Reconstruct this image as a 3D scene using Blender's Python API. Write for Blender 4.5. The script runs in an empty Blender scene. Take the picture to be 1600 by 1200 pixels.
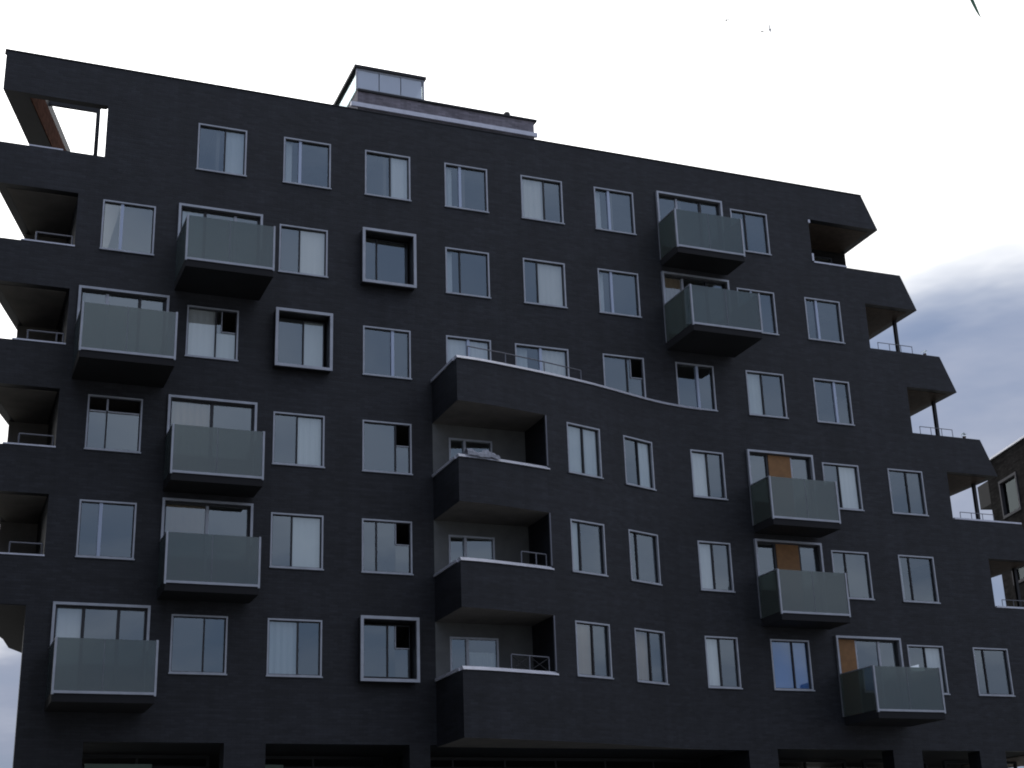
import bpy, bmesh, math, random
from mathutils import Vector, Matrix
random.seed(7)
S = bpy.context.scene
COL = S.collection
R = math.radians

# ------------------------------------------------------------------ camera, sky, sun, exposure
cam_d = bpy.data.cameras.new('camera')
cam = bpy.data.objects.new('camera', cam_d)
COL.objects.link(cam)
cam_d.sensor_width = 36.0
cam_d.lens = 36.0 * 2296.975 / 1600.0
cam_d.clip_start = 0.1
cam_d.clip_end = 5000
cam.matrix_world = Matrix(((0.92818742, -0.09822423, -0.35891518, 0.0),
                           (-0.37071627, -0.32758016, -0.86905735, -39.667128),
                           (-0.032211, 0.9397038, -0.3404691, 1.6),
                           (0, 0, 0, 1)))
S.camera = cam

SUN_AZ, SUN_EL = R(5), R(50)            # azimuth from +Y (behind the building) towards +X
sun_dir = Vector((math.sin(SUN_AZ) * math.cos(SUN_EL), math.cos(SUN_AZ) * math.cos(SUN_EL), math.sin(SUN_EL)))
world = bpy.data.worlds.new('World')
S.world = world
world.use_nodes = True
NT = world.node_tree
NT.nodes.clear()


def N(nt, typ, **kw):
    n = nt.nodes.new(typ)
    for k, v in kw.items():
        if k.startswith('i_'):
            n.inputs[k[2:].replace('_', ' ')].default_value = v
        elif k.startswith('n_'):
            n.inputs[int(k[2:])].default_value = v
        else:
            setattr(n, k, v)
    return n


def L(nt, a, b):
    nt.links.new(a, b)


wo = N(NT, 'ShaderNodeOutputWorld')
sky = N(NT, 'ShaderNodeTexSky', sky_type='NISHITA', sun_disc=False, sun_elevation=SUN_EL, sun_rotation=SUN_AZ)
bg_sky = N(NT, 'ShaderNodeBackground', i_Strength=0.1)
L(NT, sky.outputs[0], bg_sky.inputs['Color'])
tc = N(NT, 'ShaderNodeTexCoord')
nrm = N(NT, 'ShaderNodeVectorMath', operation='NORMALIZE')
L(NT, tc.outputs['Generated'], nrm.inputs[0])
dot = N(NT, 'ShaderNodeVectorMath', operation='DOT_PRODUCT')
L(NT, nrm.outputs[0], dot.inputs[0])
dot.inputs[1].default_value = sun_dir
sep = N(NT, 'ShaderNodeSeparateXYZ')
L(NT, nrm.outputs[0], sep.inputs[0])
# cloud deck: direction projected on a high plane
zz = N(NT, 'ShaderNodeMath', operation='MAXIMUM', n_1=0.0)
L(NT, sep.outputs[2], zz.inputs[0])
za = N(NT, 'ShaderNodeMath', operation='ADD', n_1=0.16)
L(NT, zz.outputs[0], za.inputs[0])
dx = N(NT, 'ShaderNodeMath', operation='DIVIDE')
dy = N(NT, 'ShaderNodeMath', operation='DIVIDE')
L(NT, sep.outputs[0], dx.inputs[0]); L(NT, za.outputs[0], dx.inputs[1])
L(NT, sep.outputs[1], dy.inputs[0]); L(NT, za.outputs[0], dy.inputs[1])
cmb = N(NT, 'ShaderNodeCombineXYZ')
L(NT, dx.outputs[0], cmb.inputs[0]); L(NT, dy.outputs[0], cmb.inputs[1])
ns = N(NT, 'ShaderNodeTexNoise', i_Scale=1.1, i_Detail=6.0, i_Roughness=0.55, i_Distortion=0.25)
L(NT, cmb.outputs[0], ns.inputs['Vector'])
# cloud body colour, blue grey to pale grey
rampc = N(NT, 'ShaderNodeValToRGB')
rampc.color_ramp.elements[0].position = 0.36
rampc.color_ramp.elements[0].color = (0.24, 0.30, 0.45, 1)
rampc.color_ramp.elements[1].position = 0.66
rampc.color_ramp.elements[1].color = (0.56, 0.60, 0.72, 1)
L(NT, ns.outputs[0], rampc.inputs[0])
# thin bright cloud around the hidden sun
pl = N(NT, 'ShaderNodeVectorMath', operation='DOT_PRODUCT')     # the tilted edge of the bright cloud sheet
L(NT, nrm.outputs[0], pl.inputs[0])
pl.inputs[1].default_value = (-0.3665, -0.1673, 0.9153)
ang = N(NT, 'ShaderNodeMath', operation='MULTIPLY_ADD', n_1=0.16, n_2=-0.08)
L(NT, ns.outputs[0], ang.inputs[0])
addn = N(NT, 'ShaderNodeMath', operation='ADD')
L(NT, pl.outputs['Value'], addn.inputs[0]); L(NT, ang.outputs[0], addn.inputs[1])
edge = N(NT, 'ShaderNodeMapRange', interpolation_type='SMOOTHERSTEP')
edge.inputs['From Min'].default_value = -0.045
edge.inputs['From Max'].default_value = 0.012
L(NT, addn.outputs[0], edge.inputs['Value'])
wide = N(NT, 'ShaderNodeMapRange', interpolation_type='SMOOTHSTEP')
wide.inputs['From Min'].default_value = 0.45
wide.inputs['From Max'].default_value = 0.72
L(NT, dot.outputs['Value'], wide.inputs['Value'])
glow = N(NT, 'ShaderNodeMath', operation='MULTIPLY')
L(NT, edge.outputs[0], glow.inputs[0]); L(NT, wide.outputs[0], glow.inputs[1])
core = N(NT, 'ShaderNodeMapRange', interpolation_type='SMOOTHSTEP')
core.inputs['From Min'].default_value = 0.76
core.inputs['From Max'].default_value = 1.0
core.inputs['To Min'].default_value = 1.25
core.inputs['To Max'].default_value = 3.0
L(NT, dot.outputs['Value'], core.inputs['Value'])
white = N(NT, 'ShaderNodeVectorMath', operation='SCALE')
white.inputs[0].default_value = (1.0, 1.0, 1.0)
L(NT, core.outputs[0], white.inputs['Scale'])
mixc = N(NT, 'ShaderNodeMix', data_type='RGBA')
L(NT, glow.outputs[0], mixc.inputs[0])
zen = N(NT, 'ShaderNodeMath', operation='MULTIPLY_ADD', n_1=0.85, n_2=0.72)
L(NT, zz.outputs[0], zen.inputs[0])
deck = N(NT, 'ShaderNodeVectorMath', operation='SCALE')
L(NT, rampc.outputs[0], deck.inputs[0]); L(NT, zen.outputs[0], deck.inputs['Scale'])
L(NT, deck.outputs[0], mixc.inputs[6])
L(NT, white.outputs[0], mixc.inputs[7])
bg_cl = N(NT, 'ShaderNodeBackground', i_Strength=1.0)
L(NT, mixc.outputs[2], bg_cl.inputs['Color'])
cover = N(NT, 'ShaderNodeMapRange')
cover.inputs['From Min'].default_value = 0.3
cover.inputs['From Max'].default_value = 0.5
cover.inputs['To Min'].default_value = 0.78
cover.inputs['To Max'].default_value = 1.0
L(NT, ns.outputs[0], cover.inputs['Value'])
cov2 = N(NT, 'ShaderNodeMath', operation='MAXIMUM')
L(NT, cover.outputs[0], cov2.inputs[0]); L(NT, glow.outputs[0], cov2.inputs[1])
mixw = N(NT, 'ShaderNodeMixShader')
L(NT, cov2.outputs[0], mixw.inputs[0]); L(NT, bg_sky.outputs[0], mixw.inputs[1]); L(NT, bg_cl.outputs[0], mixw.inputs[2])
L(NT, mixw.outputs[0], wo.inputs[0])

sl = bpy.data.lights.new('sun', 'SUN')
sl.energy = 1.0
sl.angle = R(12)
sl.color = (1.0, 0.95, 0.88)
so = bpy.data.objects.new('sun', sl)
COL.objects.link(so)
so.rotation_euler = (-sun_dir).to_track_quat('-Z', 'Y').to_euler()
so.location = (0, 40, 60)

S.view_settings.view_transform = 'Standard'
S.view_settings.look = 'None'
S.view_settings.exposure = 0.0
S.view_settings.gamma = 1.0
S.view_settings.use_curve_mapping = False
S.cycles.pixel_filter_type = 'BLACKMAN_HARRIS'
S.cycles.filter_width = 1.9
S.cycles.max_bounces = 8
S.cycles.transparent_max_bounces = 16
S.cycles.caustics_reflective = False
S.cycles.caustics_refractive = False

# ------------------------------------------------------------------ materials
MATS = {}


def principled(name, col, rough=0.6, metal=0.0, spec=0.5, noise=0.0, nscale=4.0, bump=0.0, bscale=40.0):
    m = bpy.data.materials.new(name)
    m.use_nodes = True
    nt = m.node_tree
    p = nt.nodes['Principled BSDF']
    p.inputs['Roughness'].default_value = rough
    p.inputs['Metallic'].default_value = metal
    p.inputs['Specular IOR Level'].default_value = spec
    p.inputs['Base Color'].default_value = (*col, 1)
    if noise or bump:
        g = N(nt, 'ShaderNodeNewGeometry')
    if noise:
        n = N(nt, 'ShaderNodeTexNoise', i_Scale=nscale, i_Detail=5.0, i_Roughness=0.6)
        L(nt, g.outputs['Position'], n.inputs['Vector'])
        r = N(nt, 'ShaderNodeMapRange')
        r.inputs['From Min'].default_value = 0.3
        r.inputs['From Max'].default_value = 0.7
        r.inputs['To Min'].default_value = 1 - noise
        r.inputs['To Max'].default_value = 1 + noise
        L(nt, n.outputs[0], r.inputs['Value'])
        s = N(nt, 'ShaderNodeVectorMath', operation='SCALE')
        s.inputs[0].default_value = col
        L(nt, r.outputs[0], s.inputs['Scale'])
        L(nt, s.outputs[0], p.inputs['Base Color'])
    if bump:
        n = N(nt, 'ShaderNodeTexNoise', i_Scale=bscale, i_Detail=4.0)
        L(nt, g.outputs['Position'], n.inputs['Vector'])
        b = N(nt, 'ShaderNodeBump', i_Strength=bump, i_Distance=0.02)
        L(nt, n.outputs[0], b.inputs['Height'])
        L(nt, b.outputs[0], p.inputs['Normal'])
    MATS[name] = m
    return m


def brick(name, c1, c2, mortar, rough=0.5):
    m = bpy.data.materials.new(name)
    m.use_nodes = True
    nt = m.node_tree
    p = nt.nodes['Principled BSDF']
    g = N(nt, 'ShaderNodeNewGeometry')
    s = N(nt, 'ShaderNodeSeparateXYZ')
    L(nt, g.outputs['Position'], s.inputs[0])
    ad = N(nt, 'ShaderNodeMath', operation='ADD')
    L(nt, s.outputs[0], ad.inputs[0]); L(nt, s.outputs[1], ad.inputs[1])
    c = N(nt, 'ShaderNodeCombineXYZ')
    L(nt, ad.outputs[0], c.inputs[0]); L(nt, s.outputs[2], c.inputs[1])
    b = N(nt, 'ShaderNodeTexBrick', i_Scale=1.0, i_Mortar_Size=0.006, i_Mortar_Smooth=0.2, i_Bias=0.0,
          i_Brick_Width=0.25, i_Row_Height=0.075)
    b.inputs['Color1'].default_value = (*c1, 1)
    b.inputs['Color2'].default_value = (*c2, 1)
    b.inputs['Mortar'].default_value = (*mortar, 1)
    L(nt, c.outputs[0], b.inputs['Vector'])
    n = N(nt, 'ShaderNodeTexNoise', i_Scale=0.55, i_Detail=7.0, i_Roughness=0.65)
    L(nt, g.outputs['Position'], n.inputs['Vector'])
    st = N(nt, 'ShaderNodeTexNoise', i_Scale=1.0, i_Detail=3.0)
    mp = N(nt, 'ShaderNodeMapping')
    mp.inputs['Scale'].default_value = (0.8, 0.8, 9.0)
    L(nt, g.outputs['Position'], mp.inputs[0]); L(nt, mp.outputs[0], st.inputs['Vector'])
    sm = N(nt, 'ShaderNodeMath', operation='ADD')
    L(nt, n.outputs[0], sm.inputs[0]); L(nt, st.outputs[0], sm.inputs[1])
    r = N(nt, 'ShaderNodeMapRange')
    r.inputs['From Min'].default_value = 0.7
    r.inputs['From Max'].default_value = 1.3
    r.inputs['To Min'].default_value = 0.62
    r.inputs['To Max'].default_value = 1.4
    L(nt, sm.outputs[0], r.inputs['Value'])
    vs = N(nt, 'ShaderNodeTexNoise', i_Scale=1.0, i_Detail=5.0, i_Roughness=0.65)
    mv = N(nt, 'ShaderNodeMapping')
    mv.inputs['Scale'].default_value = (2.6, 2.6, 0.16)
    L(nt, g.outputs['Position'], mv.inputs[0]); L(nt, mv.outputs[0], vs.inputs['Vector'])
    rv = N(nt, 'ShaderNodeMapRange')
    rv.inputs['From Min'].default_value = 0.35
    rv.inputs['From Max'].default_value = 0.7
    rv.inputs['To Min'].default_value = 0.82
    rv.inputs['To Max'].default_value = 1.28
    L(nt, vs.outputs[0], rv.inputs['Value'])
    rm = N(nt, 'ShaderNodeMath', operation='MULTIPLY')
    L(nt, r.outputs[0], rm.inputs[0]); L(nt, rv.outputs[0], rm.inputs[1])
    sc = N(nt, 'ShaderNodeVectorMath', operation='SCALE')
    L(nt, b.outputs['Color'], sc.inputs[0]); L(nt, rm.outputs[0], sc.inputs['Scale'])
    L(nt, sc.outputs[0], p.inputs['Base Color'])
    bp = N(nt, 'ShaderNodeBump', i_Strength=0.4, i_Distance=0.01)
    inv = N(nt, 'ShaderNodeMath', operation='SUBTRACT', n_0=1.0)
    L(nt, b.outputs['Fac'], inv.inputs[1])
    L(nt, inv.outputs[0], bp.inputs['Height'])
    L(nt, bp.outputs[0], p.inputs['Normal'])
    p.inputs['Roughness'].default_value = rough
    p.inputs['Specular IOR Level'].default_value = 0.4
    MATS[name] = m
    return m


def glass(name, f0, tint, trans, rough=0.01, body=None):
    """pane: fresnel mirror over a mix of see-through and (optional) frosted body"""
    m = bpy.data.materials.new(name)
    m.use_nodes = True
    nt = m.node_tree
    nt.nodes.clear()
    o = N(nt, 'ShaderNodeOutputMaterial')
    gl = N(nt, 'ShaderNodeBsdfGlossy', i_Roughness=rough)
    gl.inputs[0].default_value = (0.84, 0.96, 1.0, 1)
    tr = N(nt, 'ShaderNodeBsdfTransparent')
    tr.inputs[0].default_value = (*tint, 1)
    lw = N(nt, 'ShaderNodeLayerWeight', i_Blend=0.5)
    pw = N(nt, 'ShaderNodeMath', operation='POWER', n_1=5.0)
    L(nt, lw.outputs['Facing'], pw.inputs[0])
    ma = N(nt, 'ShaderNodeMath', operation='MULTIPLY_ADD', n_1=1 - f0, n_2=f0)
    L(nt, pw.outputs[0], ma.inputs[0])
    mx = N(nt, 'ShaderNodeMixShader')
    L(nt, ma.outputs[0], mx.inputs[0])
    if body:
        df = N(nt, 'ShaderNodeBsdfDiffuse')
        df.inputs[0].default_value = (*body, 1)
        tl = N(nt, 'ShaderNodeBsdfTranslucent')
        tl.inputs[0].default_value = (*body, 1)
        dt = N(nt, 'ShaderNodeMixShader', n_0=0.3)
        L(nt, df.outputs[0], dt.inputs[1]); L(nt, tl.outputs[0], dt.inputs[2])
        m2 = N(nt, 'ShaderNodeMixShader', n_0=trans)
        L(nt, dt.outputs[0], m2.inputs[1]); L(nt, tr.outputs[0], m2.inputs[2])
        L(nt, m2.outputs[0], mx.inputs[1])
    else:
        L(nt, tr.outputs[0], mx.inputs[1])
    g = N(nt, 'ShaderNodeNewGeometry')
    nz = N(nt, 'ShaderNodeTexNoise', i_Scale=0.8, i_Detail=2.0)
    L(nt, g.outputs['Position'], nz.inputs['Vector'])
    bp = N(nt, 'ShaderNodeBump', i_Strength=0.12, i_Distance=0.02)
    L(nt, nz.outputs[0], bp.inputs['Height'])
    L(nt, bp.outputs[0], gl.inputs['Normal'])
    L(nt, gl.outputs[0], mx.inputs[2])
    L(nt, mx.outputs[0], o.inputs[0])
    MATS[name] = m
    return m


brick('black_brick', (0.0098, 0.0106, 0.0140), (0.0188, 0.0200, 0.0255), (0.0098, 0.0104, 0.0130), 0.55)
brick('grey_brick', (0.016, 0.015, 0.015), (0.028, 0.0265, 0.0255), (0.017, 0.017, 0.017), 1.0)
MATS['grey_brick'].node_tree.nodes['Principled BSDF'].inputs['Specular IOR Level'].default_value = 0.02
brick('roof_brick', (0.14, 0.13, 0.15), (0.22, 0.20, 0.235), (0.17, 0.16, 0.18), 0.7)
principled('metal_trim', (0.40, 0.42, 0.46), 0.38, 0.35, noise=0.12, nscale=3)
principled('coping_metal', (0.62, 0.63, 0.70), 0.35, 0.3, noise=0.1, nscale=5)
principled('sash_dark', (0.018, 0.019, 0.023), 0.45)
principled('mullion_light', (0.45, 0.52, 0.66), 0.4, 0.2)
principled('slab_dark', (0.008, 0.008, 0.010), 0.8, noise=0.2, nscale=2)
principled('plaster', (0.145, 0.15, 0.148), 0.9, noise=0.15, nscale=2, bump=0.1)
principled('ceiling_paint', (0.20, 0.187, 0.17), 0.9, noise=0.15, nscale=2)
principled('wood', (0.10, 0.045, 0.030), 0.95, spec=0.02, noise=0.35, nscale=7)
principled('wood_dark', (0.095, 0.068, 0.050), 0.7, noise=0.3, nscale=6)
principled('interior', (0.16, 0.15, 0.14), 0.9)
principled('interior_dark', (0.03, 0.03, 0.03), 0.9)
principled('rail_metal', (0.17, 0.175, 0.20), 0.4, 0.5)
principled('rail_dull', (0.07, 0.07, 0.078), 0.7, spec=0.2)
principled('post_metal', (0.02, 0.02, 0.022), 0.5, 0.3)
principled('roof_felt', (0.05, 0.05, 0.05), 0.9, noise=0.2)
principled('asphalt', (0.05, 0.05, 0.052), 0.9, noise=0.2, nscale=3, bump=0.3)
principled('paving', (0.20, 0.20, 0.19), 0.85, noise=0.15, nscale=3)
principled('kerb_stone', (0.25, 0.25, 0.24), 0.8, noise=0.15)
principled('road_paint', (0.75, 0.75, 0.73), 0.7)
principled('curtain_white', (0.90, 0.89, 0.90), 0.9)
principled('curtain_grey', (0.70, 0.73, 0.75), 0.9)
principled('curtain_beige', (0.88, 0.83, 0.78), 0.9)
principled('curtain_orange', (0.27, 0.135, 0.05), 0.7, noise=0.15, nscale=5)
principled('curtain_brown', (0.40, 0.28, 0.18), 0.9)
principled('cloth_grey', (0.32, 0.33, 0.37), 0.9, noise=0.3, nscale=14)
principled('blind_blue', (0.08, 0.26, 0.80), 0.8)  # blue of reflected sky, put into a sheet's colour
glass('leaf', 0.03, (0, 0, 0), 0.0, 0.4, (0.055, 0.13, 0.085))
principled('bark', (0.09, 0.07, 0.055), 0.9, noise=0.3, nscale=12)
principled('terracotta', (0.14, 0.10, 0.085), 0.8)
principled('bird_grey', (0.5, 0.5, 0.51), 0.8)
principled('highlight_green', (0.35, 0.48, 0.42), 0.6)  # pale green of the transom highlight, put into the colour
principled('wall_light', (0.55, 0.55, 0.54), 0.8)
glass('pane_glass', 0.25, (0.86, 0.90, 0.89), 1.0)
glass('balcony_glass', 0.09, (0.60, 0.68, 0.62), 0.42, 0.04, (0.135, 0.150, 0.135))
glass('dull_glass', 0.05, (0.5, 0.5, 0.5), 1.0)
glass('roof_glass', 0.15, (0.85, 0.90, 1.0), 0.3, 0.03, (0.80, 0.84, 0.95))


# ------------------------------------------------------------------ mesh helpers
class MB:
    def __init__(s):
        s.bm = bmesh.new()

    def poly(s, pts):
        vs = [s.bm.verts.new(p) for p in pts]
        return s.bm.faces.new(vs)

    def hexa(s, b, t):
        """b, t: four bottom and four top points, same order"""
        v = [s.bm.verts.new(p) for p in list(b) + list(t)]
        for f in ((3, 2, 1, 0), (4, 5, 6, 7), (0, 1, 5, 4), (1, 2, 6, 5), (2, 3, 7, 6), (3, 0, 4, 7)):
            s.bm.faces.new([v[i] for i in f])
        return s

    def box(s, x0, x1, y0, y1, z0, z1):
        return s.hexa([(x0, y0, z0), (x1, y0, z0), (x1, y1, z0), (x0, y1, z0)],
                      [(x0, y0, z1), (x1, y0, z1), (x1, y1, z1), (x0, y1, z1)])

    def prism(s, pts, z0, z1):
        n = len(pts)
        lo = [s.bm.verts.new((p[0], p[1], z0)) for p in pts]
        hi = [s.bm.verts.new((p[0], p[1], z1)) for p in pts]
        s.bm.faces.new(list(reversed(lo)))
        s.bm.faces.new(hi)
        for i in range(n):
            j = (i + 1) % n
            s.bm.faces.new((lo[i], lo[j], hi[j], hi[i]))
        return s

    def tube(s, a, b, r0, r1=None, seg=8):
        r1 = r0 if r1 is None else r1
        a, b = Vector(a), Vector(b)
        d = (b - a).normalized()
        u = d.orthogonal().normalized()
        w = d.cross(u)
        ra, rb = [], []
        for i in range(seg):
            t = 2 * math.pi * i / seg
            o = u * math.cos(t) + w * math.sin(t)
            ra.append(s.bm.verts.new(a + o * r0))
            rb.append(s.bm.verts.new(b + o * r1))
        for i in range(seg):
            j = (i + 1) % seg
            s.bm.faces.new((ra[i], ra[j], rb[j], rb[i]))
        s.bm.faces.new(list(reversed(ra)))
        s.bm.faces.new(rb)
        return s

    def build(s, name, mat, parent=None, mtx=None, fix=True, bevel=0.0):
        if bevel:
            bmesh.ops.bevel(s.bm, geom=list(s.bm.edges), offset=bevel, segments=1, affect='EDGES')
        if fix:
            bmesh.ops.recalc_face_normals(s.bm, faces=s.bm.faces)
        me = bpy.data.meshes.new(name)
        s.bm.to_mesh(me)
        s.bm.free()
        o = bpy.data.objects.new(name, me)
        me.materials.append(MATS[mat])
        COL.objects.link(o)
        if parent:
            o.parent = parent
        if mtx is not None:
            o.matrix_local = mtx
        return o


def thing(name, label, cat, loc=(0, 0, 0), group=None, rz=0.0):
    o = bpy.data.objects.new(name, None)
    COL.objects.link(o)
    o.location = loc
    o.rotation_euler.z = rz
    tag(o, label, cat, group)
    return o


def tag(o, label, cat, group=None):
    o['label'] = label
    o['category'] = cat
    if group:
        o['group'] = group
    return o


def struct(o):
    o['kind'] = 'structure'
    return o


# ------------------------------------------------------------------ ground (below the frame)
def sheet(name, mat, x0, x1, y0, y1, z):
    m = MB()
    m.poly([(x0, y0, z), (x1, y0, z), (x1, y1, z), (x0, y1, z)])
    return struct(m.build(name, mat))


sheet('ground', 'paving', -900, 900, -900, 900, -0.13)
sheet('road', 'asphalt', -300, 300, -34, -12, -0.126)
mm = MB()
for i in range(-20, 20):
    mm.poly([(i * 9, -23.08, -0.122), (i * 9 + 3, -23.08, -0.122), (i * 9 + 3, -22.92, -0.122), (i * 9, -22.92, -0.122)])
struct(mm.build('road_markings', 'road_paint'))
mm = MB(); mm.box(-80, 120, -11.85, 16, -0.12, 0.0); struct(mm.build('pavement', 'paving'))
mm = MB(); mm.box(-80, 120, -12.0, -11.853, -0.12, 0.01); struct(mm.build('kerb', 'kerb_stone'))
mm = MB(); mm.box(-80, 120, -60, -34, -0.12, 0.0); struct(mm.build('pavement', 'paving'))

# ------------------------------------------------------------------ the black brick apartment building
BZ = 6.755                                   # height of the second floor datum above the street
B = thing('apartment_building', 'black brick apartment block filling the picture, with protruding glass balconies', 'building', (0, 0, BZ))


def xend(z):                                 # raked right hand end
    return 30.41 + 0.42 * (19.15 - z)


XL = {6: 3.72, 5: 3.72, 4: 3.07, 3: 3.03, 2: 2.97, 1: 2.90}          # band m starts here, left loggias beyond
XO = {6: 28.0, 5: 28.0, 4: 30.0, 3: 31.33, 2: 32.55, 1: 33.80, 0: 35.05}
# bay front plan curve
BAY = [(13.75, -2.22), (14.5, -2.15), (15.55, -1.95), (16.7, -1.70), (17.9, -1.40), (18.9, -1.10), (20.5, -0.54), (21.4, -0.26), (22.4, -0.08), (23.78, 0.0)]


def ybay(x):
    if x <= BAY[0][0]:
        return BAY[0][1]
    if x >= BAY[-1][0]:
        return 0.0
    for i in range(len(BAY) - 1):
        x0, y0 = BAY[i]
        x1, y1 = BAY[i + 1]
        if x0 <= x <= x1:
            # catmull-rom slope for a smooth curve
            def sl_(k):
                a = BAY[max(k - 1, 0)]; b = BAY[min(k + 1, len(BAY) - 1)]
                return (b[1] - a[1]) / (b[0] - a[0])
            h = x1 - x0
            t = (x - x0) / h
            m0, m1 = sl_(i) * h, sl_(i + 1) * h
            return ((2 * t**3 - 3 * t**2 + 1) * y0 + (t**3 - 2 * t**2 + t) * m0 + (-2 * t**3 + 3 * t**2) * y1 + (t**3 - t**2) * m1)
    return 0.0


SILL, HEAD = 1.187, 2.767
# window specs: (floor index m, left x, width, split fraction, left content, right content, flags)
C1, C2, C3, C4, C5, C6, C7, C8, C9, C10 = 3.72, 6.34, 8.95, 11.59, 14.25, 16.92, 19.57, 22.15, 24.82, 27.46
WIN = [
    (5, 6.40, 1.49, .57, None, 'curtain_grey', ''), (5, 9.03, 1.50, .34, 'n', None, 'l'), (5, 11.63, 1.50, .57, None, 'curtain_white', ''),
    (5, 14.28, 1.48, .35, 'n', None, 'l'), (5, 16.93, 1.49, .57, 'curtain_beige', None, ''), (5, 19.58, 1.47, .36, 'n', None, 'l'),
    (5, 24.80, 1.48, .40, None, None, ''),
    (4, 3.77, 1.51, .36, None, None, 'l'), (4, 8.96, 1.50, .42, None, 'curtain_beige', ''), (4, 11.58, 1.50, .28, None, None, 'p'),
    (4, 14.26, 1.48, .32, 'n', None, ''), (4, 16.90, 1.48, .33, None, 'curtain_beige', ''), (4, 19.55, 1.49, .32, 'n', None, 'l'),
    (4, 24.78, 1.48, .38, None, None, 'l'), (4, 27.47, 1.45, .32, None, None, 'l'),
    (3, 6.32, 1.50, .58, 'curtain_white', 'curtain_grey', 'v'), (3, 8.95, 1.50, .55, None, 'curtain_grey', 'p'), (3, 11.58, 1.51, .64, None, None, 'l'),
    (3, 14.23, 1.49, .50, 'curtain_white', 'curtain_white', 'nl'), (3, 16.52, 1.84, .48, 'n', 'curtain_beige', 'l'), (3, 19.56, 1.48, .60, None, None, 'v'),
    (3, 22.19, 1.42, .58, None, None, 'l'), (3, 24.83, 1.47, .42, 'curtain_grey', None, ''), (3, 27.47, 1.45, .60, None, None, 'l'),
    (2, 3.73, 1.49, .35, None, None, 't'), (2, 8.91, 1.52, .47, None, 'curtain_grey', ''), (2, 11.57, 1.52, .70, None, None, 'v'),
    (2, 17.48, 1.27, .50, 'curtain_grey', 'curtain_grey', 'b'), (2, 19.70, 1.22, .52, None, 'curtain_grey', 'b'), (2, 22.45, 1.25, .52, 'curtain_white', None, 'bf'),
    (2, 27.46, 1.44, .45, None, 'curtain_white', ''), (2, 30.07, 1.43, .55, None, None, ''),
    (1, 3.70, 1.51, .37, None, None, 'l'), (1, 8.91, 1.52, .40, None, 'curtain_grey', ''), (1, 11.56, 1.52, .28, None, None, 'v'),
    (1, 17.45, 1.27, .27, 'curtain_grey', None, 'b'), (1, 19.68, 1.22, .27, 'n', None, 'b'), (1, 22.46, 1.22, .46, 'curtain_white', None, 'bf'),
    (1, 27.44, 1.46, .37, None, None, ''), (1, 30.06, 1.44, .30, 'n', None, ''),
    (0, 6.28, 1.52, .60, None, None, ''), (0, 8.89, 1.54, .57, 'curtain_grey', None, ''), (0, 11.55, 1.50, .53, None, None, 'pv'),
    (0, 17.45, 1.27, .52, 'curtain_brown', None, 'b'), (0, 19.68, 1.22, .52, 'curtain_brown', None, 'b'), (0, 22.45, 1.20, .45, 'curtain_white', None, 'bf'),
    (0, 24.82, 1.43, .58, 'blind_blue', 'blind_blue', ''), (0, 29.98, 1.43, .50, None, 'curtain_white', ''), (0, 32.60, 1.44, .30, None, None, ''),
]
# loggia windows on the main wall behind the bay
LOGWIN = [(2, 14.26, 1.40), (1, 14.20, 1.45), (0, 14.18, 1.50)]
# balcony doors: (floor m, x0, x1, depth, panes)
BALC = [
    (4, 5.93, 8.43, 1.9, ['curtain_grey', None, None]), (3, 3.27, 5.79, 1.9, [None, None, None]), (2, 5.90, 8.42, 1.27, ['curtain_brown', None]),
    (1, 5.88, 8.39, 1.27, ['curtain_brown', None]), (0, 3.21, 5.71, 1.9, ['curtain_white', None, None]),
    (5, 21.91, 24.45, 1.27, [None, None, None]), (4, 21.90, 24.45, 1.9, ['curtain_brown', None, None]), (2, 24.57, 27.07, 1.27, [None, 'curtain_orange', None]),
    (1, 24.55, 27.05, 1.27, [None, 'curtain_orange', None]), (0, 27.22, 29.70, 1.9, ['curtain_orange', None, None]),
]
GROUND_OPEN = [(4.21, 7.81), (8.92, 12.95), (24.74, 28.96), (30.06, 32.32), (33.35, 36.2)]
ZG = -BZ

openings = []          # (x0, x1, z0, z1) in the flat wall
bay_open = []
for m, x0, w, *_r in WIN:
    tgt = bay_open if 'b' in _r[3] else openings
    tgt.append((x0, x0 + w, 3 * m + SILL, 3 * m + HEAD))
    if 'f' in _r[3]:
        openings.append((x0 - .02, x0 + w + .02, 3 * m + SILL - .02, 3 * m + HEAD + .02))
for m, x0, x1, d, p in BALC:
    openings.append((x0, x1, 3 * m + 0.4, 3 * m + 2.95))
for x0, x1 in GROUND_OPEN:
    openings.append((x0, x1, ZG, -0.6))
log_open = [(x0, x0 + w, 3 * m + 0.42, 3 * m + 2.45) for m, x0, w in LOGWIN]


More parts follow.
